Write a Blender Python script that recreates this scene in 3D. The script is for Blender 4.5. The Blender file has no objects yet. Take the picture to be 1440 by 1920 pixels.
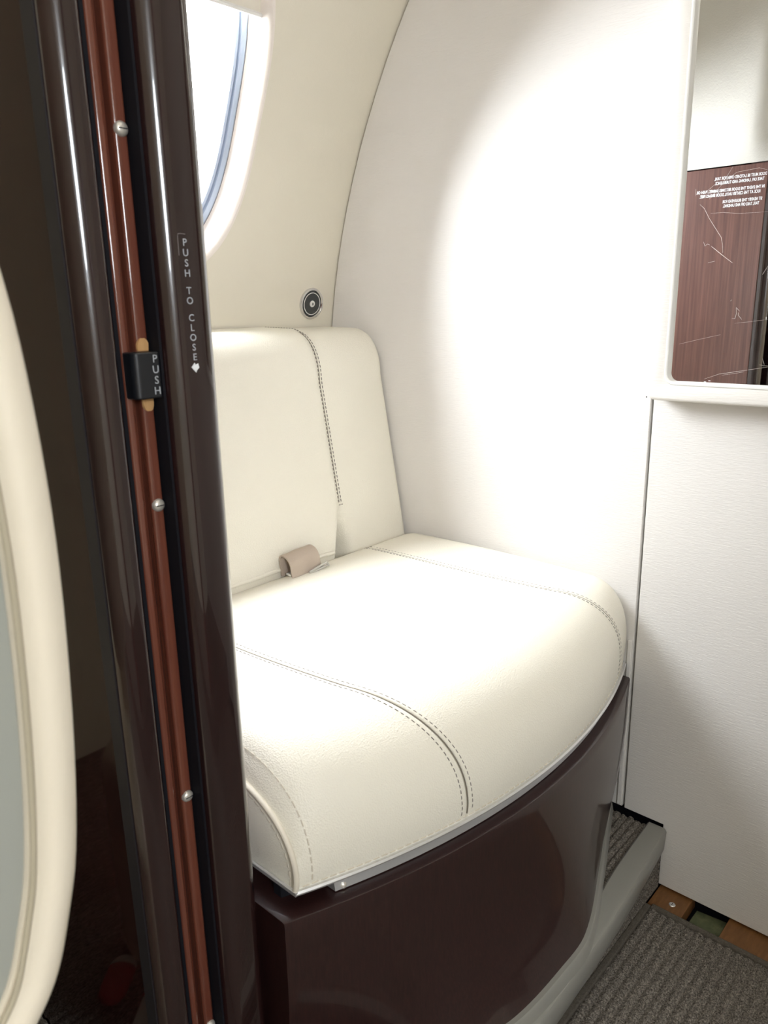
import bpy, bmesh, math, random
from mathutils import Vector, Matrix
from math import sin, cos, pi, sqrt, radians, asin, atan2
random.seed(7)
S = bpy.context.scene
COL = S.collection
ZO = 1.0                      # the aisle floor is at z = 0; all heights below are written relative to the eye
S.unit_settings.scale_length = 0.8

# ------------------------------------------------------------------ camera
def basis(yaw, pitch, roll):
    y, p, r = map(radians, (yaw, pitch, roll))
    F = Vector((cos(p)*cos(y), cos(p)*sin(y), -sin(p)))
    R = Vector((sin(y), -cos(y), 0)); U = R.cross(F)
    return F, R*cos(r)+U*sin(r), -R*sin(r)+U*cos(r)
F_, R_, U_ = basis(42.2, 15.2, -1.14)
cam = bpy.data.cameras.new('camera'); cam_o = bpy.data.objects.new('camera', cam); COL.objects.link(cam_o)
cam_o.matrix_world = Matrix(((R_.x, U_.x, -F_.x, 0), (R_.y, U_.y, -F_.y, 0), (R_.z, U_.z, -F_.z, ZO), (0, 0, 0, 1)))
cam.sensor_fit = 'VERTICAL'; cam.sensor_height = 36; cam.lens = 1436*36/1920
cam.clip_start = .01
cam.dof.use_dof = True; cam.dof.focus_distance = 1.25; cam.dof.aperture_fstop = 13
S.camera = cam_o

# ------------------------------------------------------------------ light, exposure
S.view_settings.view_transform = 'Standard'; S.view_settings.look = 'None'
S.view_settings.exposure = 1.42; S.view_settings.gamma = 1; S.view_settings.use_curve_mapping = False
W = bpy.data.worlds.new('overcast_sky'); S.world = W; W.use_nodes = True
bg = W.node_tree.nodes['Background']; bg.inputs[0].default_value = (.93, .96, 1, 1); bg.inputs[1].default_value = 15.0

CY, CZ, RAD = -.058, -.222, 1.2604      # fuselage section
XA = 1.157                              # rear bulkhead face
XL, XC = .399, .28                      # lavatory and cabin face of the front bulkhead

def yw(z, side=1, d=0):                 # fuselage half section at height z, d outwards
    return CY + side*(sqrt(max(.0001, RAD*RAD-(z-CZ)**2)) + d*0) + side*d*sqrt(max(.0001, RAD*RAD-(z-CZ)**2))/RAD
def wallpt(x, z, side=1, d=0):
    y = sqrt(max(.0001, RAD*RAD-(z-CZ)**2))
    k = (RAD+d)/RAD
    return (x, CY+side*y*k, CZ+(z-CZ)*k)

# (x centre, z centre, half width, half height, exponent, side)
WIN = {'lav': (.68, .295, .226, .25, 2.6, 1),
       'c2': (-1.15, .295, .226, .25, 2.6, 1), 'r2': (-.45, .34, .226, .27, 2.6, -1)}

def area(name, loc, direction, sx, sy, power=0, color=(1, 1, 1), portal=False):
    l = bpy.data.lights.new(name, 'AREA'); l.shape = 'RECTANGLE'; l.size = sx; l.size_y = sy
    l.energy = power; l.color = color
    if portal: l.cycles.is_portal = True
    o = bpy.data.objects.new(name, l); COL.objects.link(o)
    z = -Vector(direction).normalized(); x = Vector((1, 0, 0))
    if abs(z.x) > .9: x = Vector((0, 1, 0))
    y = z.cross(x).normalized(); x = y.cross(z)
    o.matrix_world = Matrix(((x.x, y.x, z.x, loc[0]), (x.y, y.y, z.y, loc[1]), (x.z, y.z, z.z, loc[2]+ZO), (0, 0, 0, 1)))
    return o
for k, (xc, zc, hw, hh, n, sd) in WIN.items():
    p = wallpt(xc, zc, sd, .10)
    area('window_portal', p, (0, CY-p[1], CZ-p[2]), hw*2.1, hh*2.3, portal=True)
LED = (1, .95, .87)
area('ceiling_lamp_light', (.72, -.02, .985), (0, 0.12, -1), .5, .10, 0.35, LED)
area('ceiling_lamp_light', (-.7, .30, .955), (0, 0, -1), 1.6, .06, 0.8, LED)  # unseen cabin strip, added as fill
area('ceiling_lamp_light', (-.7, -.42, .955), (0, 0, -1), 1.6, .06, 0.8, LED)  # second unseen strip, added as fill

# ------------------------------------------------------------------ object helpers
def tag(o, label=None, cat=None, group=None, kind=None):
    for k, v in (('label', label), ('category', cat), ('group', group), ('kind', kind)):
        if v: o[k] = v
    return o
def empty(name, loc, label=None, cat=None, group=None, kind=None):
    o = bpy.data.objects.new(name, None); COL.objects.link(o)
    o.location = (loc[0], loc[1], loc[2]+ZO); o.empty_display_size = .05
    return tag(o, label, cat, group, kind)
def wloc(o):
    v = Vector((0, 0, 0))
    while o: v = v+o.location; o = o.parent
    return v
def link(name, me, mat, parent=None, kind=None):
    o = bpy.data.objects.new(name, me); COL.objects.link(o)
    if mat: me.materials.append(mat)
    if parent: o.parent = parent; o.location = -wloc(parent)
    if kind: o['kind'] = kind
    return o
def mesh(name, verts, faces, mat, parent=None, kind=None, smooth=True, angle=40):
    me = bpy.data.meshes.new(name)
    me.from_pydata([(v[0], v[1], v[2]+ZO) for v in verts], [], faces)
    bm = bmesh.new(); bm.from_mesh(me); bmesh.ops.recalc_face_normals(bm, faces=bm.faces); bm.to_mesh(me); bm.free()
    if smooth:
        me.polygons.foreach_set('use_smooth', [True]*len(me.polygons)); me.set_sharp_from_angle(angle=radians(angle))
    me.update()
    return link(name, me, mat, parent, kind)
class MB:
    def __init__(s): s.v = []; s.f = []
    def add(s, v, f):
        n = len(s.v); s.v += [tuple(p) for p in v]; s.f += [tuple(i+n for i in q) for q in f]; return s
    def grid(s, rows, closed=False, caps=False):
        m = len(rows[0]); f = []
        for i in range(len(rows)-1):
            for j in range(m if closed else m-1):
                k = (j+1) % m
                f.append((i*m+j, i*m+k, (i+1)*m+k, (i+1)*m+j))
        if caps:
            f.append(tuple(range(m-1, -1, -1))); f.append(tuple((len(rows)-1)*m+j for j in range(m)))
        return s.add([p for r in rows for p in r], f)
    def prism(s, poly, a, b, axis):            # polygon in the two other axes, extruded a..b along axis
        def pt(u, v, w): return {0: (w, u, v), 1: (u, w, v), 2: (u, v, w)}[axis]
        return s.grid([[pt(u, v, a) for u, v in poly], [pt(u, v, b) for u, v in poly]], True, True)
    def box(s, x0, x1, y0, y1, z0, z1): return s.prism([(x0, y0), (x1, y0), (x1, y1), (x0, y1)], z0, z1, 2)
    def tube(s, path, r, n=8, closed=False):
        P = [Vector(p) for p in path]; rows = []
        up = Vector((.13, .21, .97))
        for i, p in enumerate(P):
            t = (P[min(i+1, len(P)-1)]-P[max(i-1, 0)])
            if t.length < 1e-9: t = Vector((1, 0, 0))
            t.normalize(); a = t.cross(up)
            if a.length < .05: a = t.cross(Vector((1, 0, 0)))
            a.normalize(); b = t.cross(a)
            rr = r[i] if isinstance(r, (list, tuple)) else r
            rows.append([tuple(p+a*cos(2*pi*k/n)*rr+b*sin(2*pi*k/n)*rr) for k in range(n)])
        return s.grid(rows, True, True)
    def lathe(s, prof, o, ax, n=32):           # prof: (radius, height along ax)
        o = Vector(o); ax = Vector(ax).normalized()
        a = ax.cross(Vector((1, 0, 0)) if abs(ax.x) < .8 else Vector((0, 0, 1))).normalized(); b = ax.cross(a)
        return s.grid([[tuple(o+ax*h+(a*cos(2*pi*k/n)+b*sin(2*pi*k/n))*r) for k in range(n)] for r, h in prof], True, True)
    def build(s, name, mat, parent=None, kind=None, smooth=True, angle=40):
        return mesh(name, s.v, s.f, mat, parent, kind, smooth, angle)
def bevel(o, w, seg=2):
    m = o.modifiers.new('bevel', 'BEVEL'); m.width = w; m.segments = seg; m.limit_method = 'ANGLE'; m.angle_limit = radians(40)
    return o
def bbox(name, x0, x1, y0, y1, z0, z1, mat, parent=None, bev=.002, seg=2, kind=None):
    return bevel(MB().box(x0, x1, y0, y1, z0, z1).build(name, mat, parent, kind), bev, seg)
def rrect(y0, y1, z0, z1, r, n=8):
    out = []
    for (cy_, cz_, a0) in ((y1-r, z1-r, 0), (y0+r, z1-r, 90), (y0+r, z0+r, 180), (y1-r, z0+r, 270)):
        for k in range(n+1):
            a = radians(a0+90*k/n); out.append((cy_+r*cos(a), cz_+r*sin(a)))
    return out
def lerp(a, b, t): return a+(b-a)*t
def sstep(a, b, x):
    t = min(1, max(0, (x-a)/(b-a))); return t*t*(3-2*t)
def interp(pts, x):
    if x <= pts[0][0]: return pts[0][1]
    for (a, b), (c, d) in zip(pts, pts[1:]):
        if x <= c: return lerp(b, d, (x-a)/(c-a))
    return pts[-1][1]
def smooth_interp(pts, x):                     # Catmull-Rom through the points
    n = len(pts)
    if x <= pts[0][0]: return pts[0][1]
    if x >= pts[-1][0]: return pts[-1][1]
    for i in range(n-1):
        if x <= pts[i+1][0]: break
    (x1, y1), (x2, y2) = pts[i], pts[i+1]
    m1 = (pts[min(i+1, n-1)][1]-pts[max(i-1, 0)][1])/(pts[min(i+1, n-1)][0]-pts[max(i-1, 0)][0])
    m2 = (pts[min(i+2, n-1)][1]-pts[i][1])/(pts[min(i+2, n-1)][0]-pts[i][0])
    h = x2-x1; t = (x-x1)/h
    return (2*t**3-3*t*t+1)*y1+(t**3-2*t*t+t)*h*m1+(-2*t**3+3*t*t)*y2+(t**3-t*t)*h*m2
def stitch_row(mb, path, nrm, l=.0052, gap=.0024, w=.0007, h=.0007):
    """small thread stitches laid along a path on a surface"""
    P = [Vector(p) for p in path]; N = [Vector(n) for n in nrm]
    d = [0]
    for a, b in zip(P, P[1:]): d.append(d[-1]+(b-a).length)
    def at(s_):
        for i in range(len(d)-1):
            if s_ <= d[i+1]:
                t = (s_-d[i])/max(1e-9, d[i+1]-d[i]); return P[i].lerp(P[i+1], t), N[i].lerp(N[i+1], t).normalized()
        return P[-1], N[-1]
    s_ = 0
    while s_+l < d[-1]:
        a, na = at(s_); b, nb = at(s_+l); m, nm = at(s_+l/2)
        t = (b-a).normalized(); sd = t.cross(nm).normalized()
        rows = []
        for p, n_, k in ((a, na, .35), (m, nm, 1), (b, nb, .35)):
            rows.append([tuple(p+sd*w*sx+n_*(h*k*sz)) for sx, sz in ((-1, -.4), (-.7, .8), (.7, .8), (1, -.4))])
        mb.grid(rows, True, True)
        s_ += l+gap

# ------------------------------------------------------------------ materials
def mat(name, base, rough=.5, metal=0, coat=0, spec=.5, coat_rough=.03):
    m = bpy.data.materials.new(name); m.use_nodes = True
    b = m.node_tree.nodes['Principled BSDF']
    b.inputs['Base Color'].default_value = (*base, 1); b.inputs['Roughness'].default_value = rough
    b.inputs['Metallic'].default_value = metal; b.inputs['Coat Weight'].default_value = coat
    b.inputs['Coat Roughness'].default_value = coat_rough; b.inputs['Specular IOR Level'].default_value = spec
    return m
def nodes(m): return m.node_tree.nodes, m.node_tree.links, m.node_tree.nodes['Principled BSDF']
def coords(m, scale=(1, 1, 1)):
    n, l, b = nodes(m); tc = n.new('ShaderNodeTexCoord'); mp = n.new('ShaderNodeMapping'); mp.inputs['Scale'].default_value = scale
    l.new(tc.outputs['Object'], mp.inputs[0]); return mp
def noise(m, scale, detail=3, sc=(1, 1, 1), rough=.5):
    n, l, b = nodes(m); t = n.new('ShaderNodeTexNoise'); t.inputs['Scale'].default_value = scale; t.inputs['Detail'].default_value = detail
    t.inputs['Roughness'].default_value = rough; l.new(coords(m, sc).outputs[0], t.inputs['Vector']); return t
def bump(m, sock, strength, dist=.001):
    n, l, b = nodes(m); bp = n.new('ShaderNodeBump'); bp.inputs['Strength'].default_value = strength; bp.inputs['Distance'].default_value = dist
    l.new(sock, bp.inputs['Height'])
    if b.inputs['Normal'].is_linked: l.new(b.inputs['Normal'].links[0].from_socket, bp.inputs['Normal'])
    l.new(bp.outputs[0], b.inputs['Normal'])
def ramp(m, sock, stops):
    n, l, b = nodes(m); r = n.new('ShaderNodeValToRGB')
    while len(r.color_ramp.elements) < len(stops): r.color_ramp.elements.new(.5)
    for e, (p, c) in zip(r.color_ramp.elements, stops): e.position = p; e.color = (*c, 1)
    l.new(sock, r.inputs[0]); return r
def leather(name, base, grain=520, strength=.35, rough=.42):
    m = mat(name, base, rough); n, l, b = nodes(m)
    v = n.new('ShaderNodeTexVoronoi'); v.inputs['Scale'].default_value = grain; l.new(coords(m).outputs[0], v.inputs['Vector'])
    bump(m, v.outputs['Distance'], strength, .0012)
    bump(m, noise(m, 90, 3).outputs[0], .12, .002)
    r = ramp(m, noise(m, 6, 3).outputs[0], [(.3, tuple(c*.965 for c in base)), (.7, base)]); l.new(r.outputs[0], b.inputs['Base Color'])
    return m
def ribbed(name, base, rough=.55):             # fine horizontal slub like the bulkhead covering
    m = mat(name, base, rough); n, l, b = nodes(m)
    t = noise(m, 1, 4, (260, 60, 620), .6); bump(m, t.outputs[0], .5, .0012)
    r = ramp(m, noise(m, 3, 2).outputs[0], [(.3, tuple(c*.975 for c in base)), (.7, base)]); l.new(r.outputs[0], b.inputs['Base Color'])
    return m
def wood(name, dark, light, rough=.3, coat=1.0, sc=(60, 60, 1.6), weave=0):
    m = mat(name, dark, rough, 0, coat); n, l, b = nodes(m)
    a = noise(m, 3, 5, sc, .65)
    r = ramp(m, a.outputs[0], [(.32, dark), (.55, tuple((p+q)/2 for p, q in zip(dark, light))), (.72, light)])
    l.new(r.outputs[0], b.inputs['Base Color'])
    return m
M = {}
M['leather'] = leather('cream_leather', (.85, .81, .70))
M['leather_seam'] = mat('leather_piping', (.74, .68, .57), .45)
M['seat_leather'] = leather('cabin_seat_leather', (.80, .72, .58), 300, .12, .5)
M['wall'] = leather('cream_sidewall', (.79, .74, .62), 700, .10, .5)
M['panel'] = ribbed('white_bulkhead_covering', (.80, .775, .745))
M['frame'] = ribbed('mirror_frame_covering', (.82, .79, .745))
M['thread'] = mat('grey_thread', (.17, .15, .125), .7)
M['seam'] = mat('seam_shadow_cord', (.21, .185, .15), .8)
M['thread_light'] = mat('cream_thread', (.62, .56, .46), .7)
M['jamb'] = wood('dark_lacquered_wood', (.013, .0048, .0048), (.024, .0085, .008), .22, 1.0)
M['wood'] = wood('red_brown_veneer', (.062, .025, .020), (.135, .060, .047), .35, .6)
M['cabin_wood'] = wood('dark_gloss_veneer', (.014, .005, .0045), (.028, .010, .008), .05, 0)
M['cabin_wood'].node_tree.nodes['Principled BSDF'].inputs['Specular IOR Level'].default_value = .25
M['base_wood'] = wood('dark_base_veneer', (.015, .005, .0048), (.036, .0122, .0108), .35, .6, (160, 160, 14))
M['edge'] = wood('red_door_edge', (.13, .036, .022), (.20, .066, .038), .22, 1.0)
M['raw'] = wood('bare_chipped_wood', (.50, .27, .10), (.66, .40, .18), .6, 0)
M['black'] = mat('black_gap_shade', (.006, .006, .009), .7, spec=.2)
M['latch'] = mat('black_plastic', (.010, .011, .014), .35)
M['chrome'] = mat('polished_steel', (.72, .72, .73), .14, 1)
M['steel'] = mat('brushed_steel', (.80, .81, .82), .42, .85)
M['lip'] = mat('satin_aluminium', (.82, .82, .82), .35, .8)
M['screw'] = mat('satin_screw', (.74, .70, .63), .35, .6)
M['grey'] = mat('grey_plastic', (.255, .25, .225), .38)
M['white'] = mat('white_plastic', (.80, .79, .76), .4)
M['decal'] = mat('worn_grey_lettering', (.36, .38, .41), .5)
M['letter'] = mat('white_lettering', (.80, .82, .84), .5)
M['mirror'] = mat('mirror_silver', (.93, .93, .92), .004, 1)
M['scratch'] = mat('scratch_mark', (.80, .74, .70), .6)
M['dark_disc'] = mat('charcoal_disc', (.05, .055, .055), .45)
M['belt'] = mat('taupe_webbing', (.50, .41, .33), .6)
n_, l_, b_ = nodes(M['belt'])
bump(M['belt'], noise(M['belt'], 1, 2, (900, 300, 300)).outputs[0], .5, .001)
M['reveal'] = mat('window_reveal', (.86, .79, .73), .35)
M['shade'] = mat('cream_shade', (.78, .73, .63), .6)
M['gasket'] = mat('pale_blue_gasket', (.50, .58, .72), .3)
M['dark_line'] = mat('dark_rubber', (.05, .06, .09), .5)
M['inset'] = mat('grey_side_shell', (.36, .37, .33), .42)
M['green'] = wood('green_primer', (.07, .09, .045), (.20, .21, .11), .6, 0, (14, 14, 14))
M['ply'] = wood('orange_plywood', (.14, .058, .016), (.23, .105, .034), .5, 0, (9, 40, 9))
M['red'] = mat('red_fabric', (.45, .02, .03), .6)
M['card'] = mat('white_card', (.75, .73, .68), .6)
M['charcoal'] = mat('charcoal_trim', (.020, .018, .020), .5, 0, 0, .25)
def carpet(name, a, b2):
    m = mat(name, a, .95, spec=.1); n, l, b = nodes(m)
    t = noise(m, 420, 2, (1, 1, 1), .85)
    r = ramp(m, t.outputs[0], [(.32, a), (.58, tuple((p+q)/2 for p, q in zip(a, b2))), (.75, b2)]); l.new(r.outputs[0], b.inputs['Base Color'])
    bump(m, noise(m, 600, 2).outputs[0], .8, .002)
    return m
M['carpet'] = carpet('grey_brown_carpet', (.036, .031, .026), (.40, .36, .31))
M['carpet_edge'] = carpet('carpet_binding', (.10, .088, .072), (.17, .152, .128))
g = bpy.data.materials.new('window_pane'); g.use_nodes = True
n = g.node_tree.nodes; l = g.node_tree.links; n.remove(n['Principled BSDF'])
tr = n.new('ShaderNodeBsdfTransparent'); tr.inputs[0].default_value = (.95, .97, .98, 1)
gl = n.new('ShaderNodeBsdfGlossy'); gl.inputs['Roughness'].default_value = .01
mx = n.new('ShaderNodeMixShader'); fr = n.new('ShaderNodeFresnel'); fr.inputs[0].default_value = 1.3
l.new(fr.outputs[0], mx.inputs[0]); l.new(tr.outputs[0], mx.inputs[1]); l.new(gl.outputs[0], mx.inputs[2]); l.new(mx.outputs[0], n['Material Output'].inputs[0])
M['glass'] = g
lm = bpy.data.materials.new('lamp_diffuser'); lm.use_nodes = True
bb = lm.node_tree.nodes['Principled BSDF']; bb.inputs['Emission Color'].default_value = (1, .95, .87, 1); bb.inputs['Emission Strength'].default_value = 2.5
M['lamp'] = lm

# ------------------------------------------------------------------ fuselage shell
def superell(w, n=96, k=1.0, dk=0.0):
    xc, zc, hw, hh, e, sd = w; out = []
    for i in range(n):
        a = 2*pi*i/n; c, s = cos(a), sin(a)
        r = (abs(c)**e+abs(s)**e)**(-1/e)
        out.append((xc+(hw*k-dk)*c*r, zc+(hh*k-dk)*s*r))
    return out
def wall_patch(name, x0, x1, z0, z1, side, holes, m, mullions):
    """curved side wall from x0 to x1 with holes; one column of wall per hole"""
    mb = MB(); xs = [x0]+mullions+[x1]
    for i in range(len(xs)-1):
        a, b = xs[i]-(.004 if i else 0), xs[i+1]
        w = holes[i] if i < len(holes) else None
        if w is None:
            mb.grid([[wallpt(lerp(a, b, u/6), lerp(z0, z1, v/40), side) for u in range(7)] for v in range(41)])
            continue
        hole = superell(w, 128); rows = []
        xc, zc = w[0], w[1]
        outer = []
        for (hx, hz) in hole:
            dx, dz = hx-xc, hz-zc
            t = min(((b-xc) if dx > 0 else (xc-a))/max(1e-6, abs(dx)), ((z1-zc) if dz > 0 else (zc-z0))/max(1e-6, abs(dz)))
            outer.append((xc+dx*t, zc+dz*t))
        # pull the nearest ray ends onto the corners
        for cx_, cz_ in ((a, z0), (a, z1), (b, z0), (b, z1)):
            j = min(range(128), key=lambda q: (outer[q][0]-cx_)**2+(outer[q][1]-cz_)**2); outer[j] = (cx_, cz_)
        K = 26
        for k in range(K+1):
            t = (k/K)**1.6
            rows.append([wallpt(lerp(h[0], o[0], t), lerp(h[1], o[1], t), side) for h, o in zip(hole, outer)])
        mb.grid(rows, True)
    return mb.build(name, m, None, 'structure')
def window(num, w, label=None, shade=None):
    side = w[5]
    root = empty(f'window_{num}', wallpt(w[0], w[1], side), kind='structure')
    mb = MB(); R = []
    for k, d in ((1.035, .0), (1.03, -.0025), (1.012, -.003), (1.0, -.001), (.99, .006), (.975, .02), (.962, .05)):
        R.append([wallpt(x, z, side, d) for x, z in superell(w, 128, k)])
    mb.grid(R, True); mb.build('window_frame', M['reveal'], root)
    mb = MB(); mb.grid([[wallpt(x, z, side, d) for x, z in superell(w, 128, k)] for k, d in ((.964, .047), (.956, .046), (.93, .050), (.925, .058), (.918, .058), (.912, .052), (.895, .054), (.89, .066))], True)
    mb.build('gasket', M['gasket'], root)
    mb = MB(); mb.grid([[wallpt(x, z, side, d) for x, z in superell(w, 128, k)] for k, d in ((.972, .046), (.968, .0445), (.962, .046))], True)
    mb.build('seal', M['dark_line'], root)
    out = superell(w, 96, .93); mb = MB()
    rows = [[wallpt(lerp(w[0], x, t), lerp(w[1], z, t), side, .060) for x, z in out] for t in (.02, .25, .5, .75, 1)]
    mb.grid(rows, True); mb.build('window_pane', M['glass'], root)
    if shade:
        mb = MB(); xc, zc, hw, hh, e, sd = w; hw *= .978; hh *= .978
        for d, fl in ((.018, 0), (.024, 1)):
            rows = []
            for i in range(25):
                z = lerp(shade, zc+hh*.995, i/24); q = max(0., 1-abs((z-zc)/hh)**e)**(1/e)
                rows.append([wallpt(xc+hw*q*u, z, side, d) for u in (-1, -.75, -.5, -.25, 0, .25, .5, .75, 1)])
            mb.grid(rows)
        q = max(0., 1-abs((shade-zc)/hh)**e)**(1/e)*hw
        mb.build('window_shade', M['shade'], root)
        mb = MB(); mb.grid([[wallpt(xc+q*lerp(-1, 1, i/12), shade+dz, side, d) for dz, d in ((0, .015), (.0035, .0145), (.005, .018), (.0035, .025), (0, .025), (-.0015, .02))] for i in range(13)], True, True)
        mb.build('shade_rail', M['white'], root)
    return root
wall_patch('wall_left', .402, XA+.02, -1.02, .78, 1, [WIN['lav']], M['wall'], [])
wall_patch('wall_left_cabin', -2.2, .402, -1.02, .78, 1, [None, WIN['c2'], None, None], M['wall'], [-1.5, -.8, -.1])
wall_patch('wall_right', -2.2, XA+.02, -1.02, .78, -1, [None, WIN['r2'], None], M['wall'], [-1.0, .05])
window(1, WIN['lav'], shade=.425)
for i, k in enumerate(('c2', 'r2')): window(i+2, WIN[k])
a0 = asin((.78-CZ)/RAD)
MB().grid([[(x, CY+RAD*cos(lerp(a0, pi-a0, i/24)), CZ+RAD*sin(lerp(a0, pi-a0, i/24))) for i in range(25)] for x in (-2.2, -1.5, -.8, -.1, .402, .8, XA+.02)]).build('ceiling', M['wall'], None, 'structure')

def clipped(y0, y1, z0, rad=RAD-.003, n=40):
    """polygon of a bulkhead between y0 and y1, above z0, inside the fuselage section"""
    def top(y): return CZ+sqrt(max(0, rad*rad-(y-CY)**2))
    out = []
    ya = max(y0, CY-sqrt(rad*rad-(z0-CZ)**2)); yb = min(y1, CY+sqrt(rad*rad-(z0-CZ)**2))
    out += [(ya, z0), (yb, z0)]
    ymax = min(y1, CY+rad*.99999)
    if y1 > yb:                                   # follow the hull outwards and up
        aa = atan2(z0-CZ, yb-CY); bb = atan2(top(y0)-CZ, y0-CY) if y0 > CY-rad else pi-asin((z0-CZ)/rad)
        out += [(CY+rad*cos(lerp(aa, bb, i/n)), CZ+rad*sin(lerp(aa, bb, i/n))) for i in range(1, n+1)]
    else:
        aa = atan2(top(y1)-CZ, y1-CY); bb = atan2(top(y0)-CZ, y0-CY) if y0 > CY-rad else pi-asin((z0-CZ)/rad)
        out += [(CY+rad*cos(lerp(aa, bb, i/n)), CZ+rad*sin(lerp(aa, bb, i/n))) for i in range(n+1)]
    return out

# rear bulkhead: two covered panels with an open joint over a dark core
core = MB().prism(clipped(-2, 2, -1.05, RAD+.02), XA+.022, XA+.04, 0).build('wall_back', M['black'], None, 'structure')
bevel(MB().prism(clipped(.4875, 2, -.877), XA, XA+.02, 0).build('bulkhead_panel', M['panel'], core), .0012, 2)
pl = clipped(-2, .4835, -.999); 
i1 = [i for i, p in enumerate(pl) if abs(p[0]-.4835) < 1e-6]
pl2 = []
for i, p in enumerate(pl):
    if i == 1: pl2 += [(.412, -.999), (.412, -.878), (.4835, -.878)]
    else: pl2.append(p)
bevel(MB().prism(pl2, XA, XA+.02, 0).build('bulkhead_panel', M['panel'], core), .0012, 2)
bbox('joint_strip', XA-.0035, XA+.001, .489, .4965, -.874, -.555, M['panel'], core, .0012)

# front bulkhead beside the doorway
fw = MB().prism(clipped(.66, 2, -.96), .366, .372, 0).build('wall_front', M['black'], None, 'structure')
bevel(MB().prism([(y, z) for y, z in clipped(.5635, 2, -.90) if z <= .2755][:2]+[(yw(lerp(-.9, .2755, i/14))-.004, lerp(-.9, .2755, i/14)) for i in range(1, 15)]+[(.5635, .2755)], .372, XL+.002, 0).build('veneer_panel', M['wood'], fw), .0015)
# padded leather panel above the veneer, seen in the mirror
rows = []
for i in range(29):
    z = lerp(.2775, .88, i/28); yo = yw(z)-.006; r = []
    for j in range(25):
        y = lerp(.5635, max(yo, .60), j/24)
        e1 = min(z-.2775, .07)/.07; e2 = min(y-.5635, .03)/.03
        r.append((.4012+.020*sqrt(max(0, 1-(1-e1)**2))*(.25+.75*sqrt(max(0, 1-(1-e2)**2))), y, z))
    rows.append(r)
MB().grid(rows).build('padded_panel', leather('grey_cream_leather', (.62, .605, .56), 330, .3, .5), fw)
MB().prism(clipped(.5770, 2, -.885), XC, XC+.018, 0).build('gloss_panel', M['cabin_wood'], fw)
# the other half of the bulkhead across the aisle
MB().prism([(-y+2*CY, z) for y, z in clipped(.38, 2, -1.0)], .28, .40, 0).build('wall_front', M['wood'], None, 'structure')

def rail(x0, x1, y0, y1, rl, rr, n=7):
    """plan of a door post with rounded front corners"""
    p = [(x0, y1)]
    p += [(x0+rl-rl*cos(pi/2*k/n), y0+rl-rl*sin(pi/2*k/n)) for k in range(n+1)]
    p += [(x1-rr+rr*sin(pi/2*k/n), y0+rr-rr*cos(pi/2*k/n)) for k in range(n+1)]
    return p+[(x1, y1)]
t1 = MB().prism(rail(.2795, .3045, .545, .577, .0150, .004), -1.0, .87, 2).build('trim_1', M['jamb'], None, 'structure')
t2 = MB().prism(rail(.3495, .399, .545, .6, .017, .015), -1.0, .87, 2).build('trim_2', M['jamb'], None, 'structure')
# black strips paint the shade of the gaps beside the door edge
MB().box(.3030, .3075, .562, .66, -.99, .86).build('black_gap_shade', M['black'], t1)
MB().box(.3195, .3228, .5735, .66, -.985, .80).build('black_gap_shade', M['black'], t1)  # covers the door's brown side in black, as gap shade
MB().box(.2783, .2799, .5600, .5775, -.88, .86).build('edge_strip', M['charcoal'], t1)
MB().box(.2985, .3035, .577, .603, -1.0, .86).build('post_back', M['charcoal'], t1)
MB().box(.3455+.0022, .3500, .556, .66, -.99, .86).build('black_gap_shade', M['black'], t2)  # gap shading and the brush strip as one black face

# the sliding door stowed in the pocket between the posts: only its edge shows
door = empty('door_1', (.335, .60, -1), kind='structure')
bevel(MB().prism([(.323, .5725), (.3305, .5725), (.3305, .583), (.3355, .583), (.3355, .570), (.3468, .570), (.3468, 1.0), (.323, 1.0)], -.985, .80, 2).build('door_edge', M['edge'], door), .0026, 3)
MB().box(.3306, .3354, .5825, .5835, -.985, .80).build('groove_strip', M['black'], door)
for z in (.1315, -.1626, -.4496, -.7271):
    s = MB().lathe([(.0001, .0035), (.0025, .0033), (.0045, .0024), (.0056, .0008), (.0058, -.001)], (.3412, .570, z), (0, -1, 0), 20).build('screw', M['screw'], door)
    MB().box(.3376, .3448, .5664, .5669, z-.0004, z+.0004).build('screw_slot', M['latch'], s)
def chip(z, up):
    mb = MB(); rows = []
    for k, (w_, h_) in enumerate(((.0052, 0), (.0056, .003), (.0050, .006), (.0036, .0088), (.0018, .0100))):
        rows.append([(.3412+sx*w_+random.uniform(-.0005, .0005), yy, z+up*h_) for sx, yy in ((-1, .5705), (-.9, .5688), (0, .5684), (.9, .5688), (1, .5705))])
    mb.grid(rows); return mb
chip(-.0330, 1).build('bare_wood', M['raw'], door); chip(-.0718, -1).build('bare_wood', M['raw'], door)
latch = MB().prism(rail(.3235, .3478, .5560, .5725, .006, .003), -.0705, -.0335, 2).build('latch_button', M['latch'], door)
bevel(latch, .0012)

FONT = None
def text(body, size, M3, loc, m, parent, name='lettering', width=None, ext=.00012, align='CENTER', bold=0):
    cu = bpy.data.curves.new(name, 'FONT'); cu.body = body; cu.size = size; cu.extrude = ext; cu.offset = bold
    cu.align_x = align; cu.align_y = 'CENTER'; cu.resolution_u = 3
    tmp = bpy.data.objects.new('tmp', cu); COL.objects.link(tmp); bpy.context.view_layer.update()
    me = bpy.data.meshes.new_from_object(tmp.evaluated_get(bpy.context.evaluated_depsgraph_get()))
    bpy.data.objects.remove(tmp); bpy.data.curves.remove(cu)
    if width:
        xs = [v.co.x for v in me.vertices]; k = width/(max(xs)-min(xs))
        for v in me.vertices: v.co.x *= k
    X, Y, Z = (Vector(c) for c in M3)
    for v in me.vertices:
        p = X*v.co.x+Y*v.co.y+Z*v.co.z
        v.co = (loc[0]+p.x, loc[1]+p.y, loc[2]+p.z+ZO)
    me.update()
    o = link(name, me, m, parent); return o
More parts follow.
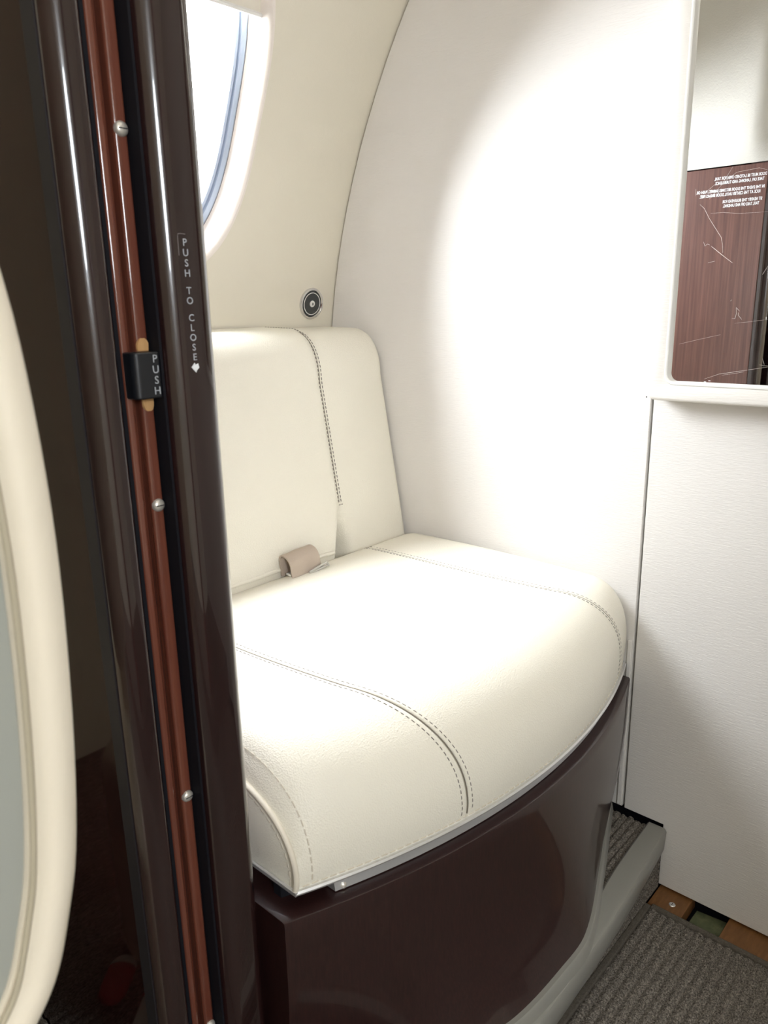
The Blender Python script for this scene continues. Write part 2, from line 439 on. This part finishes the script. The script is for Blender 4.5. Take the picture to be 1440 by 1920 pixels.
FACE_Y = ((1, 0, 0), (0, 0, 1), (0, -1, 0))       # read by someone looking towards +Y
FACE_X = ((0, 1, 0), (0, 0, 1), (1, 0, 0))        # read by someone looking towards -X
z = .0498
for ch in 'PUSH TO CLOSE':
    if ch != ' ': text(ch, .0078, FACE_Y, (.3722+(.0498-z)*.010, .5447, z), M['decal'], t2, bold=.00008)
    z -= .0078 if ch != ' ' else .0056
# the arrow under the words and the worn clear label edge round them
MB().prism([(.3688, -.0473), (.3722, -.0438), (.3727, -.0455), (.3755, -.0445), (.3762, -.0480), (.3738, -.0500), (.3730, -.0518)], .5443, .5449, 1).build('arrow', M['letter'], t2)
MB().tube([(.3662, .5449, .040), (.3662, .5449, .0545), (.3668, .5449, .0562), (.369, .5449, .0565), (.3735, .5449, .0562)], .00022, 5).build('label_edge', mat('clear_label_edge', (.25, .23, .23), .4), t2)
for k, ch in enumerate('PUSH'): text(ch, .0088, FACE_Y, (.3424, .5557, -.0392-k*.0085), M['decal'], latch, bold=.00005)

# words on the veneer panel that the mirror shows reversed
LINES = [(.566, .6745, .2525, 'DOOR MUST BE LATCHED OPEN FOR TAXI,'), (.5705, .6735, .2430, 'TAKE OFF, LANDING AND TURBULENCE.'),
         (.568, .712, .2275, 'IN THE EVENT THE DOOR BECOMES JAMMED, PUSH OR'), (.576, .7045, .2185, 'KICK AT THE CENTER UNTIL DOOR BREAKS FREE.'),
         (.5705, .6535, .2035, 'SIT NEARBY THIS BULKHEAD FOR'), (.576, .6515, .1945, 'TAXI, TAKE OFF AND LANDING.')]
veneer = [o for o in fw.children if o.name.startswith('veneer_panel')][0]
for ya, yb, z, s in LINES:
    text(s, .0088, FACE_X, (XL+.0023, (ya+yb)/2, z), M['letter'], veneer, width=yb-ya, bold=.00012)

# ------------------------------------------------------------------ floors
FX0 = -2.2
floor = MB().box(FX0, XA+.05, -1.05, 1.05, -1.06, -1.03).build('floor', M['black'], None, 'structure')
def ribbed_carpet(name, x0, x1, y0, y1, z, pitch, parent, dx=.004, amp=.0065, m='carpet'):
    ny = max(4, int((y1-y0)/pitch*6)); nx = max(2, int((x1-x0)/dx)); v = []; f = []
    rnd = random.Random(3)
    for i in range(nx+1):
        x = x0+(x1-x0)*i/nx
        for j in range(ny+1):
            y = y0+(y1-y0)*j/ny
            h = abs(sin(pi*(y-y0)/pitch))**.8
            rib = int((y-y0)/pitch)
            loop = .62+.38*sin(2*pi*x/.0105+rib*2.4)
            v.append((x, y, z-amp+amp*h*loop+rnd.uniform(-.0006, .0006)))
    for i in range(nx):
        for j in range(ny):
            a = i*(ny+1)+j; f.append((a, a+ny+1, a+ny+2, a+1))
    return mesh(name, v, f, M[m], parent, 'stuff')
ribbed_carpet('carpet', .20, 1.098, -.42, .400, -.9995, .0155, floor)
ribbed_carpet('carpet', -2.2, .20, -.42, .400, -.9995, .0155, floor, .03)
bbox('carpet_binding', 1.096, 1.106, -.42, .400, -1.012, -.9985, M['carpet_edge'], floor, .002)
bbox('plywood_block', 1.105, XA+.02, .352, .409, -1.028, -1.0035, M['ply'], floor, .001)
bbox('plywood_block', 1.108, XA+.02, .05, .291, -1.028, -1.0035, M['ply'], floor, .001)
MB().grid([[(lerp(1.100, XA+.01, i/8), lerp(.285, .345, j/10), -1.016-.006*((i-3)/8)**2-.006*(j/10)) for i in range(9)] for j in range(11)]).build('primed_beam', M['green'], floor)
s = MB().lathe([(.0001, .001), (.0022, .0012), (.0045, .0012), (.0056, .0002)], (1.129, .375, -1.0035), (0, 0, 1), 18).build('floor_screw', M['steel'], floor)
MB().box(1.1262, 1.1318, .3745, .3755, -1.0025, -1.0020).build('screw_slot', M['latch'], s)
# raised side floor: riser, carpet and the grey nosing along its edge
step = MB().box(.27, XA+.02, .418, 1.06, -1.03, -.899).build('floor_side', M['black'], None, 'structure')
ribbed_carpet('carpet', .30, 1.1565, .425, .62, -.8885, .0125, step)
ribbed_carpet('cabin_carpet', -2.0, .2788, .42, 1.01, -.880, .0165, step, .006)
MB().grid([[wallpt(lerp(-2.0, .277, i/300), lerp(-.895, -.70, k/24), 1, -.010+.0022*abs(sin(pi*k/2.0))-.0012*sin(i*2.6)) for i in range(301)] for k in range(25)]).build('sidewall_carpet', M['carpet'], step, 'stuff')
MB().box(-2.2, .279, .418, 1.12, -1.03, -.889).build('cabin_platform', M['black'], step)
MB().box(FX0, XA+.02, -1.0, -.418, -1.03, -.885).build('floor_side', M['carpet_edge'], None, 'structure')
def riser(x0, x1, y, z0, z1):
    nx = int((x1-x0)/.004); nz = int((z1-z0)/.0022); rnd = random.Random(5)
    return MB().grid([[(lerp(x0, x1, i/nx), y-.0022*abs(sin(pi*k/6))+.001-rnd.uniform(0, .0012), lerp(z0, z1, k/nz)) for i in range(nx+1)] for k in range(nz+1)])
riser(.27, XA-.004, .4115, -1.005, -.89).build('riser_carpet', M['carpet'], step, 'stuff')
riser(-2.0, .262, .4115, -1.005, -.885).build('riser_carpet', M['carpet'], step, 'stuff')
bbox('carpet_binding', .27, 1.10, .400, .4105, -1.012, -.9985, M['carpet_edge'], floor, .002)
NOSE = [(.30, .372), (.62, .374), (.82, .378), (.945, .3845), (1.05, .394), (XA-.002, .4045)]
rows = []
for i in range(41):
    x = lerp(.402, XA-.002, i/40); y = smooth_interp(NOSE, x); inn = smooth_interp([(.30, .400), (.70, .402), (.86, .412), (1.0, .430), (XA-.002, .4385)], x)
    rows.append([(x, inn, -.905), (x, inn, -.886), (x, inn-.003, -.883), (x, y+.008, -.8825), (x, y+.003, -.8835), (x, y, -.888), (x, y+.002, -.925), (x, y+.005, -.930), (x, y+.010, -.930), (x, y+.012, -.905)])
MB().grid(rows, True, True).build('trim_3', M['grey'], None, 'structure')

# ------------------------------------------------------------------ bench seat
bench = empty('bench_seat', (.79, .75, -.89), 'cream leather bench seat on a bowed dark wood base, below the oval window', 'seat')
Yf = lambda x: .443+.54*(x-.83)**2
Yb = lambda x: .4325+.53*(x-.83)**2
ZB, ZT, XE0, XE1 = -.598, -.446, .434, 1.1525
def cush_prof(x, t):
    """t 0..1 rear top edge, 1..2 front roll, 2..3 down to the hem"""
    yf = Yf(x); ry = interp([(.43, .13), (.9, .14), (1.06, .11), (1.155, .07)], x); rz = .13 if x < .95 else lerp(.13, .10, (x-.95)/.2)
    if t <= 1:
        y = lerp(.979, yf+ry, t); z = ZT+.004*sin(pi*t)-.018*max(0, 1-t*14)**2
        n = None
    elif t <= 2:
        a = pi/2*(t-1); e = 2/2.25
        y = yf+ry-ry*sin(a)**e; z = ZT-rz+rz*cos(a)**e
    else:
        y = yf+.003*(t-2)**2; z = lerp(ZT-rz, ZB, t-2)
    dl = .050*(1-sqrt(max(0, 1-(max(0, XE0+.062-x)/.062)**2)))
    dr = .016*(1-sqrt(max(0, 1-(max(0, x-XE1+.03)/.03)**2)))
    return (y, z-(dl+dr)*(z-ZB)/(ZT-ZB))
def cush(u, t):
    s = sstep(.45, 2.05, t); k = min(1, max(0, (u-XE0)/.132), (XE1-u)/.146)
    x = u+.082*s*max(0, k); x = min(max(x, XE0), XE1)
    y, z = cush_prof(x, t); return Vector((x, y, z))
def cnorm(u, t, e=.004):
    a = cush(min(u+e, XE1), t)-cush(max(u-e, XE0), t); b = cush(u, min(t+e*4, 3))-cush(u, max(t-e*4, 0))
    nn = a.cross(b).normalized()
    return nn if nn.z > -.2 and nn.dot(Vector((0, -.5, 1))) > 0 else -nn
SEAMS = (.566, 1.006)
us = [XE0+(XE1-XE0)*i/70 for i in range(71)]
for s_ in SEAMS: us += [s_+d for d in (-.006, -.0035, -.0018, -.0007, 0, .0007, .0018, .0035, .006)]
us = sorted(u for u in us if all(abs(u-s_) > .0066 for s_ in SEAMS) or any(abs(u-s_) < .00605 and abs(round((u-s_)*10000)) in (60, 35, 18, 7, 0) for s_ in SEAMS))
ts = [i/26 for i in range(27)]+[1+i/26 for i in range(1, 27)]+[2+i/6 for i in range(1, 7)]
rows = []
for u in us:
    r = []
    for t in ts:
        p = cush(u, t); d = min(abs(u-s_) for s_ in SEAMS)
        g_ = .0030*max(0, 1-d/.0018) - .0009*max(0, 1-abs(d-.0045)/.003)
        p = p-cnorm(u, t)*g_; r.append(tuple(p))
    x = r[-1][0]; r += [(x, Yf(x)+.02, ZB-.001), (x, .979, ZB)]
    rows.append(r)
seat = MB().grid(rows, True, True).build('seat_cushion', M['leather'], bench, angle=60)
# stitched pairs beside the two seams, along the hem and along the piped end
mb = MB()
T = [i*.06 for i in range(0, 46)]
for s_ in SEAMS:
    for d in (-.0062, .0062):
        P = [cush(s_+d, t) for t in T]; N = [cnorm(s_+d, t) for t in T]
        stitch_row(mb, [p+n_*.0003 for p, n_ in zip(P, N)], N)
mb.build('stitching', M['thread'], seat, 'stuff')
for s_ in SEAMS:
    MB().tube([cush(s_, t)-cnorm(s_, t)*.0009 for t in T], .0008, 6).build('seam', M['seam'], seat)
mb = MB()
U = [XE0+.004+(XE1-XE0-.03)*i/80 for i in range(81)]
P = []; N = []
for u in U:
    p = cush(u, 2.82); P.append(p+Vector((0, -.0006, 0))); N.append(Vector((0, -1, .12)))
stitch_row(mb, P, N, .0075, .003, .0008, .0009)
T2 = [i*.05 for i in range(4, 60)]
P = [cush(XE0+.010, t) for t in T2]; N = [cnorm(XE0+.010, t) for t in T2]
stitch_row(mb, [p+n_*.0004 for p, n_ in zip(P, N)], N, .0075, .003, .0008, .0009)
P = [Vector((XE0-.0006, p.y+.010, p.z-.007)) for p in (cush(XE0, t) for t in T2)]
stitch_row(mb, P, [Vector((-1, 0, 0))]*len(P), .0075, .003, .0008, .0009)
mb.build('stitching', M['thread_light'], seat, 'stuff')
MB().tube([cush(XE0, t)+Vector((-.0010, -.0004, .0006)) for t in [i*.05 for i in range(2, 61)]], .0034, 10).build('piping', M['leather_seam'], seat)

# steel pan under the cushion with its folded lip
def bow_rows(f, x0, x1, prof, n=50):
    return [[(x, f(x)+dy, z) for dy, z in prof] for x in (lerp(x0, x1, i/n) for i in range(n+1))]
pan = MB().grid(bow_rows(Yf, XE0-.004, XE1, ((-.0015, -.5965), (-.0035, -.5985), (-.0030, -.6005), (.03, -.6012), (.03, -.5985)), 60), True, True)
pan.box(XE0-.0045, XE0-.0015, Yf(XE0)-.002, .98, -.6005, -.5962)
pan = pan.build('seat_pan', M['lip'], bench)
MB().grid(bow_rows(lambda x: Yf(x)+.006, .478, 1.13, ((.004, -.6005), (.0005, -.6200), (.014, -.6200), (.014, -.6005)), 50), True, True).build('pan_skirt', M['steel'], pan)
for x, z in ((.505, -.6045), (.488, -.6165)):
    MB().lathe([(.0001, .0022), (.002, .002), (.0036, .0008), (.0038, -.001)], (x, Yf(x)+.010-.0035*(-.6005-z)/.0195, z), (-.33, -1, .18), 14).build('pan_screw', M['screw'], pan)
MB().grid(bow_rows(lambda x: Yf(x)+.028, XE0, XE1, ((0, -.600), (0, -.640), (.012, -.640), (.012, -.600)), 40), True, True).build('recess', M['black'], pan)
# bowed base below
BOT = [(.405, .556), (.47, .510), (.56, .435), (.61, .395), (.665, .374), (.767, .370), (.842, .3755), (.973, .438), (1.07, .484), (1.155, .522)]
rows = []
for i in range(71):
    x = lerp(.412, 1.1525, i/70); a = Yb(x); b = smooth_interp(BOT, x)
    r = [(x, a+.030, -.6215), (x, a+.003, -.6215), (x, a+.0008, -.6222), (x, a, -.6245)]
    r += [(x, lerp(a, b, (k*.92/16)**3.2), lerp(-.6245, -.90, k*.92/16)) for k in range(1, 17)]
    r += [(x, .97, -.878), (x, .97, -.6215)]
    rows.append(r)
base = MB().grid(rows, True, True).build('base', M['base_wood'], bench, angle=50)
rows = []
for i in range(61):
    x = lerp(.412, 1.150, i/60); b = lerp(Yb(x), smooth_interp(BOT, x), .70)
    b2 = max(b-.0055, smooth_interp(NOSE, x)+.004)
    rows.append([(x, b+.012, -.8665), (x, b2+.002, -.8665), (x, b2, -.8685), (x, b2-.004, -.884), (x, b+.012, -.884)])
MB().grid(rows, True, True).build('baseboard', M['grey'], bench)

# backrest
def bk(t):
    """profile of the backrest face: 0 crease .. 1 top of flat .. 2 over the roll .. 3 wall"""
    if t <= 1:
        z = lerp(-.50, -.135, t); return (1.045+(z+.103)*.181, z)
    y0, z0 = 1.045+(-.135+.103)*.181, -.135
    if t <= 2:
        a = pi/2*(t-1); return (y0+.072-.072*cos(a)**.9, z0+.090*sin(a)**.9)
    return (lerp(y0+.072, 1.184, t-2), -.045+.002*(t-2))
def bnorm(t):
    a, b = bk(max(0, t-.01)), bk(min(3, t+.01)); d = Vector((0, b[0]-a[0], b[1]-a[1])).normalized()
    return Vector((0, -d.z, d.y))
BX0, BX1 = .412, 1.1525
TB = [i/34 for i in range(35)]+[1+i/16 for i in range(1, 17)]+[2+i/6 for i in range(1, 7)]
XB = sorted([lerp(BX0, BX1, i/44) for i in range(45)]+[BX1-.018+.018*k/8 for k in range(8)]+[.93+.005*k for k in range(14)])
rows = []
for x in XB:
    r = []
    for t in TB:
        y, z = bk(t); nn = bnorm(t)
        e = .012*(1-sqrt(max(0, 1-(max(0, x-BX1+.016)/.016)**2)))
        pk = .070*sstep(-.362, -.45, z)*math.exp(-((x-.957)/.020)**2)
        p = Vector((x, y, z))-nn*(e+pk); r.append(tuple(p))
    r += [(x, 1.162, -.50)]
    rows.append(r)
back = MB().grid(rows, True, True).build('backrest', M['leather'], bench, angle=60)
def edge(t):
    z = bk(t)[1]; k = sstep(-.355, -.455, z); return .9765-.036*k
rows = []
for i in range(61):
    r = []
    f_ = (i/60)
    for t in TB:
        y, z = bk(t); nn = bnorm(t); x = lerp(BX0, edge(t), f_)
        dist = edge(t)-x; low = sstep(-.362, -.44, z)
        h = .0045*sqrt(max(0, 1-(max(0, .006-dist)/.006)**2))
        h += .010*low*sqrt(max(0, 1-(max(0, .010-dist)/.010)**2))
        h += .007*math.exp(-((z+.34)/.10)**2)*sstep(0, .22, dist)
        h -= .005*sstep(-.440, -.462, z)
        if dist <= 1e-6: h = -.001 - .030*low
        r.append(tuple(Vector((x, y, z))+nn*h))
    rows.append(r)
fp = MB().grid(rows).build('front_panel', M['leather'], back, angle=60)
mb = MB()
TS = [t for t in [i*.03 for i in range(0, 100)] if bk(t)[1] > -.362]
for d in (-.0055, .0050):
    P = []; N = []
    for t in TS:
        y, z = bk(t); nn = bnorm(t); P.append(Vector((edge(t)+d, y, z))+nn*(.0047 if d < 0 else .0006)); N.append(nn)
    stitch_row(mb, P, N)
P = [Vector((lerp(.971, .9815, i/4), bk(.377)[0], bk(.377)[1]))+bnorm(.3)*.0045 for i in range(5)]
stitch_row(mb, P, [bnorm(.3)]*5, .004, .002)
mb.build('stitching', M['thread'], back, 'stuff')
MB().tube([Vector((edge(t)+.0004, *bk(t)))+bnorm(t)*.0004 for t in TS], .0005, 6).build('seam', M['seam'], back)
MB().tube([(x, .9690+.001*sin(x*40), -.4375-.003*sstep(.90, .945, x)) for x in (lerp(BX0+.01, .929, i/50) for i in range(51))], .0038, 10).build('welt', M['leather'], back)

# seat belt looped up out of the crease
sb = empty('seat_belt', (.84, .97, -.45), 'taupe webbing seat belt looped up out of the crease of the bench seat', 'belt')
loop = [(.9640, -.4475), (.9652, -.440), (.9668, -.430), (.9680, -.420), (.9672, -.4135), (.9640, -.4090), (.9580, -.4085), (.9500, -.4110), (.9440, -.4160), (.9405, -.4230), (.9395, -.4300), (.9385, -.4370), (.9360, -.4445)]
sp = []
for i in range(len(loop)-1):
    for k in range(3): sp.append((lerp(loop[i][0], loop[i+1][0], k/3), lerp(loop[i][1], loop[i+1][1], k/3)))
sp.append(loop[-1])
rows = []
for i in range(21):
    u = i/20; r = []
    x0 = .799
    fwd = []
    for k, (y, z) in enumerate(sp):
        x = lerp(x0, .862, u)-.010*sin(pi*k/len(sp))*0 + (.004 if u > .97 else 0)*0
        yy = y-.001*sin(u*9)-.008*(.5-u)*0
        fwd.append((x+.005*(k/len(sp))*(u), yy, z+.004*(u-.5)*sin(pi*k/(len(sp)-1))))
    nr = []
    for k in range(len(fwd)):
        a = Vector(fwd[max(0, k-1)]); b = Vector(fwd[min(len(fwd)-1, k+1)]); d = (b-a); d.x = 0; d.normalize()
        nr.append(Vector((0, -d.z, d.y))*.0011)
    rows.append([tuple(Vector(p)+n_) for p, n_ in zip(fwd, nr)]+[tuple(Vector(p)-n_) for p, n_ in zip(reversed(fwd), reversed(nr))])
MB().grid(rows, True, True).build('webbing', M['belt'], sb)
bkl = MB()
for a, b in (((.834, -.4425), (.874, -.4345)), ((.836, -.4445), (.876, -.4405))):
    bkl.tube([(lerp(a[0], b[0], k/6), .9315-.001*k/6, lerp(a[1], b[1], k/6)) for k in range(7)], .0020, 8)
bkl.tube([(.834, .9315, -.4425), (.836, .9315, -.4445)], .0020, 8).tube([(.874, .9305, -.4345), (.878, .929, -.4415)], .0020, 8)
bkl.build('buckle', mat('pale_buckle', (.55, .53, .48), .35, .3), sb)
bbox('buckle_slot', .840, .874, .9325, .9335, -.4435, -.4400, M['latch'], sb, .0004)
bbox('anchor_plate', .8015, .8125, .943, .956, -.4445, -.4400, M['steel'], sb, .001)

# ------------------------------------------------------------------ round fitting on the side wall
p = Vector(wallpt(1.096, .0035, 1)); ax = Vector((0, CY-p.y, CZ-p.z)).normalized()
rf = empty('round_wall_fitting', tuple(p), 'round chrome-rimmed charcoal fitting with a white centre on the cream side wall', 'fitting')
MB().lathe([(.0305, -.002), (.0312, .002), (.0300, .0045), (.0270, .0050), (.0250, .0030), (.0246, -.001)], p, ax, 48).build('rim', M['chrome'], rf)
MB().lathe([(.0248, -.001), (.0244, .0030), (.020, .0036), (.0001, .0040)], p, ax, 40).build('face', M['dark_disc'], rf)
MB().lathe([(.0222, .0030), (.0220, .0040), (.0208, .0040), (.0206, .0030)], p, ax, 40).build('white_ring', M['white'], rf)
MB().lathe([(.0066, .003), (.0062, .0052), (.0045, .0058), (.0001, .0058)], p, ax, 24).build('centre_cap', M['white'], rf)
c_ = p+ax*.0060
MB().box(c_.x-.0012, c_.x+.0012, c_.y-.0006, c_.y+.0006, c_.z-.0026, c_.z+.0026).build('centre_mark', M['dark_disc'], rf)

# ------------------------------------------------------------------ mirror on the rear bulkhead
mr = empty('wall_mirror', (XA, .1, -.146), 'mirror in a thick off-white covered frame on the rear bulkhead, reflecting dark wood', 'mirror')
oy0, oy1, oz0, oz1 = -.30, .4840, -.1465, .74; iy0, iy1, iz0, iz1 = -.26, .4505, -.1170, .70
def ring(off, r, x): return [(x, y, z) for y, z in rrect(oy0+off, oy1-off, oz0+off, oz1-off, r, 8)]
def iring(off, r, x): return [(x, y, z) for y, z in rrect(iy0-off, iy1+off, iz0-off, iz1+off, r, 8)]
MB().grid([ring(0, .016, XA), ring(0, .016, 1.1265), ring(.0008, .0155, 1.1240), ring(.0025, .014, 1.1225), ring(.005, .012, 1.122),
           iring(.0065, .016, 1.122), iring(.0058, .0155, 1.1224)], True).build('frame', M['frame'], mr)
MB().grid([iring(.0060, .0155, 1.1226), iring(.0052, .015, 1.1212), iring(.0036, .0135, 1.1208), iring(.0012, .0120, 1.1220), iring(0, .0115, 1.1310)], True).build('inner_bead', M['white'], mr)
mgl = MB().grid([iring(.0005, .0115, 1.1300), iring(-.004, .009, 1.1300)], True).build('glass_edge', M['mirror'], mr)
MB().prism(rrect(iy0-.0004, iy1+.0004, iz0-.0004, iz1+.0004, .0115, 8), 1.1299, 1.134, 0).build('mirror_glass', M['mirror'], mr, smooth=False)
SCR = [[(0.4274, 0.1235), (0.4209, 0.1178), (0.413, 0.1043), (0.4034, 0.0907), (0.3948, 0.0788), (0.3921, 0.069), (0.3909, 0.0584)],
[(0.4068, 0.0678), (0.3919, 0.056), (0.3768, 0.0447)], [(0.4179, 0.0742), (0.4157, 0.0685), (0.4125, 0.0711), (0.409, 0.0697)],
[(0.4119, 0.1106), (0.3953, 0.1104), (0.374, 0.1073), (0.3379, 0.1064)], [(0.4094, 0.0463), (0.4003, 0.048)],
[(0.4004, -0.1126), (0.3803, -0.1047), (0.3505, -0.0991), (0.317, -0.0924)], [(0.3767, -0.1063), (0.3471, -0.1003)],
[(0.3662, -0.0139), (0.3652, -0.0227), (0.3664, -0.0289), (0.3706, -0.0285)], [(0.3662, -0.0139), (0.3613, -0.0189)],
[(0.3626, -0.0206), (0.3624, -0.0244), (0.3573, -0.0299)], [(0.4404, -0.0644), (0.4141, -0.0578), (0.3836, -0.0505)],
[(0.4152, 0.1292), (0.4003, 0.1458), (0.3878, 0.1667)], [(0.4226, 0.1371), (0.4086, 0.1475)],
[(0.4004, 0.1466), (0.3823, 0.1592), (0.3544, 0.1612), (0.3433, 0.1576)], [(0.4347, 0.1439), (0.4343, 0.1351)],
[(0.373, -0.0036), (0.3745, -0.0055)], [(0.3286, -0.0898), (0.3229, -0.0912), (0.3172, -0.091)], [(0.3255, -0.0813), (0.3223, -0.0895)],
[(0.3368, 0.0278), (0.3308, 0.0386)], [(0.3658, -0.0352), (0.3441, -0.0327), (0.3236, -0.0299)]]
WID = [.00032, .0005, .0003, .00018, .0002, .00028, .0002, .0003, .00025, .0003, .00016, .00018, .00018, .00018, .00022, .0003, .0002, .0003, .00018, .00016]
for s_, w_ in zip(SCR, WID):
    n_ = len(s_); pts = []
    for i in range(n_-1):
        for k in range(4):
            y = lerp(s_[i][0], s_[i+1][0], k/4); z = lerp(s_[i][1], s_[i+1][1], k/4); pts.append((1.1298, y, z))
    pts.append((1.1298, *s_[-1]))
    MB().tube(pts, [.55*w_*(.35+.65*sin(pi*(i+.5)/len(pts))) for i in range(len(pts))], 5).build('scratch', M['scratch'], mr)
MB().box(1.1208, 1.1216, .3946, .3974, -.1162, -.1152).build('chip_mark', M['letter'], mr)
MB().lathe([(.0001, .0004), (.0009, .0003), (.0012, 0)], (1.1222, .4805, -.1425), (-1, 0, 0), 8).build('chip_mark', M['dark_disc'], mr)

# ------------------------------------------------------------------ cabin seat close on the left
cs = empty('cabin_seat', (-.15, .55, -.88), 'cream leather cabin seat with a grey side shell, close at the left edge', 'seat')
EDGE = [(.10, .255), (.122, .165), (.1365, .09), (.144, .0346), (.1505, -.0127), (.154, -.0748), (.1538, -.1348), (.1495, -.2105), (.1428, -.2692), (.1347, -.3032), (.125, -.3331), (.1123, -.3536), (.092, -.375), (.06, -.394), (.0, -.410), (-.08, -.414)]
OUT = [(-.13, -.40), (-.145, -.36), (-.15, -.2), (-.15, .2), (-.14, .38), (-.11, .44), (-.06, .455), (0, .44), (.045, .39), (.075, .325)]+EDGE
def dens(P, k):
    n = len(P); out = []
    for i in range(n):
        p0, p1, p2, p3 = (Vector((*P[(i+j) % n], 0)) for j in (-1, 0, 1, 2))
        for q in range(k):
            t = q/k
            v = .5*((2*p1)+(-p0+p2)*t+(2*p0-5*p1+4*p2-p3)*t*t+(-p0+3*p1-3*p2+p3)*t**3); out.append((v.x, v.y))
    return out
OUTD = dens(OUT, 4)
def inset(P, d):
    n = len(P); out = []
    cx_ = sum(p[0] for p in P)/n; cz_ = sum(p[1] for p in P)/n
    for i in range(n):
        a = Vector(P[i-2]); b = Vector(P[(i+2) % n]); t = (b-a).normalized(); nn = Vector((-t.y, t.x))
        if nn.dot(Vector((cx_-P[i][0], cz_-P[i][1]))) < 0: nn = -nn
        out.append((P[i][0]+nn.x*d, P[i][1]+nn.y*d))
    return out
def layer(d, y): return [(x, y, z) for x, z in inset(OUTD, d)]
MB().grid([layer(.02, .704), layer(.006, .70), layer(0, .686), layer(0, .356), layer(.0025, .3465), layer(.008, .341), layer(.015, .340), layer(.0215, .3435), layer(.0255, .351), layer(.027, .356)], True, True).build('backrest', M['seat_leather'], cs)
MB().grid([layer(.0262, .3535), layer(.0275, .3505), layer(.031, .3500), layer(.06, .350)], True, True).build('side_shell', M['inset'], cs)
MB().tube([(x, .3425, z) for x, z in inset(OUTD, .0262)]+[(OUTD[0][0], .3425, OUTD[0][1])][:0], .0017, 8).build('piping', mat('tan_piping', (.42, .37, .27), .5), cs)
bevel(MB().box(-.62, -.155, .37, .69, -.60, -.43).build('seat_cushion', M['seat_leather'], cs), .03, 4)
bevel(MB().prism(rrect(-.5, .165, .46, .93, .09, 6), -.880, -.555, 2).build('seat_base', M['seat_leather'], cs), .03, 4)

# small things on the cabin floor that the glossy panel reflects
rp = empty('red_pouch', (.19, .835, -.876), 'small red pouch with a white end, reflected low in the dark gloss panel', 'pouch')
rows = []; 
A = Vector((.225, .800, -.862)); B = Vector((.168, .850, -.862)); ax = (B-A).normalized(); sd = Vector((-ax.y, ax.x, 0))
def pod(t0, t1, n, w):
    rows = []
    for i in range(n+1):
        t = lerp(t0, t1, i/n); c = A.lerp(B, t); q = w*sqrt(max(.02, 1-abs(2*t-1)**4))
        rows.append([tuple(c+sd*q*cos(2*pi*k/14)+Vector((0, 0, .6*q*sin(2*pi*k/14)))) for k in range(14)])
    return MB().grid(rows, True, True)
pod(0, .74, 12, .019).build('body', M['red'], rp); pod(.745, 1, 8, .0192).build('white_end', M['card'], rp)
wc = empty('white_card', (.20, .765, -.876), 'white card with a red edge beside the red pouch on the cabin carpet', 'card')
MB().prism([(.165, .775), (.225, .730), (.235, .745), (.180, .790)], -.8795, -.8760, 2).build('card', M['card'], wc, smooth=False)
MB().prism([(.163, .772), (.166, .776), (.181, .791), (.178, .794)], -.8795, -.8755, 2).build('red_edge', M['red'], wc, smooth=False)

# ------------------------------------------------------------------ cabin behind the eye, lamps
MB().prism(clipped(-2, 2, -1.02, RAD), -2.22, -2.2, 0).build('wall_cabin_front', M['wall'], None, 'structure')
for nm, (x0, x1, y0, y1, z) in (('a', (.46, .98, -.08, .04, .995)), ('b', (-1.5, .1, .27, .33, .965)), ('c', (-1.5, .1, -.45, -.39, .965))):  # the two long cabin strips are added fill, unseen
    o = empty('ceiling_lamp', ((x0+x1)/2, (y0+y1)/2, z), {'a': 'short ceiling lamp above the lavatory bench, out of the picture', 'b': 'long unseen fill lamp added along the cabin ceiling, on the window side', 'c': 'long unseen fill lamp added along the cabin ceiling, on the door side'}[nm], 'lamp')
    bbox('housing', x0-.01, x1+.01, y0-.01, y1+.01, z+.004, z+.014, M['white'], o, .002)
    bbox('diffuser', x0, x1, y0, y1, z-.003, z+.004, M['lamp'], o, .002)
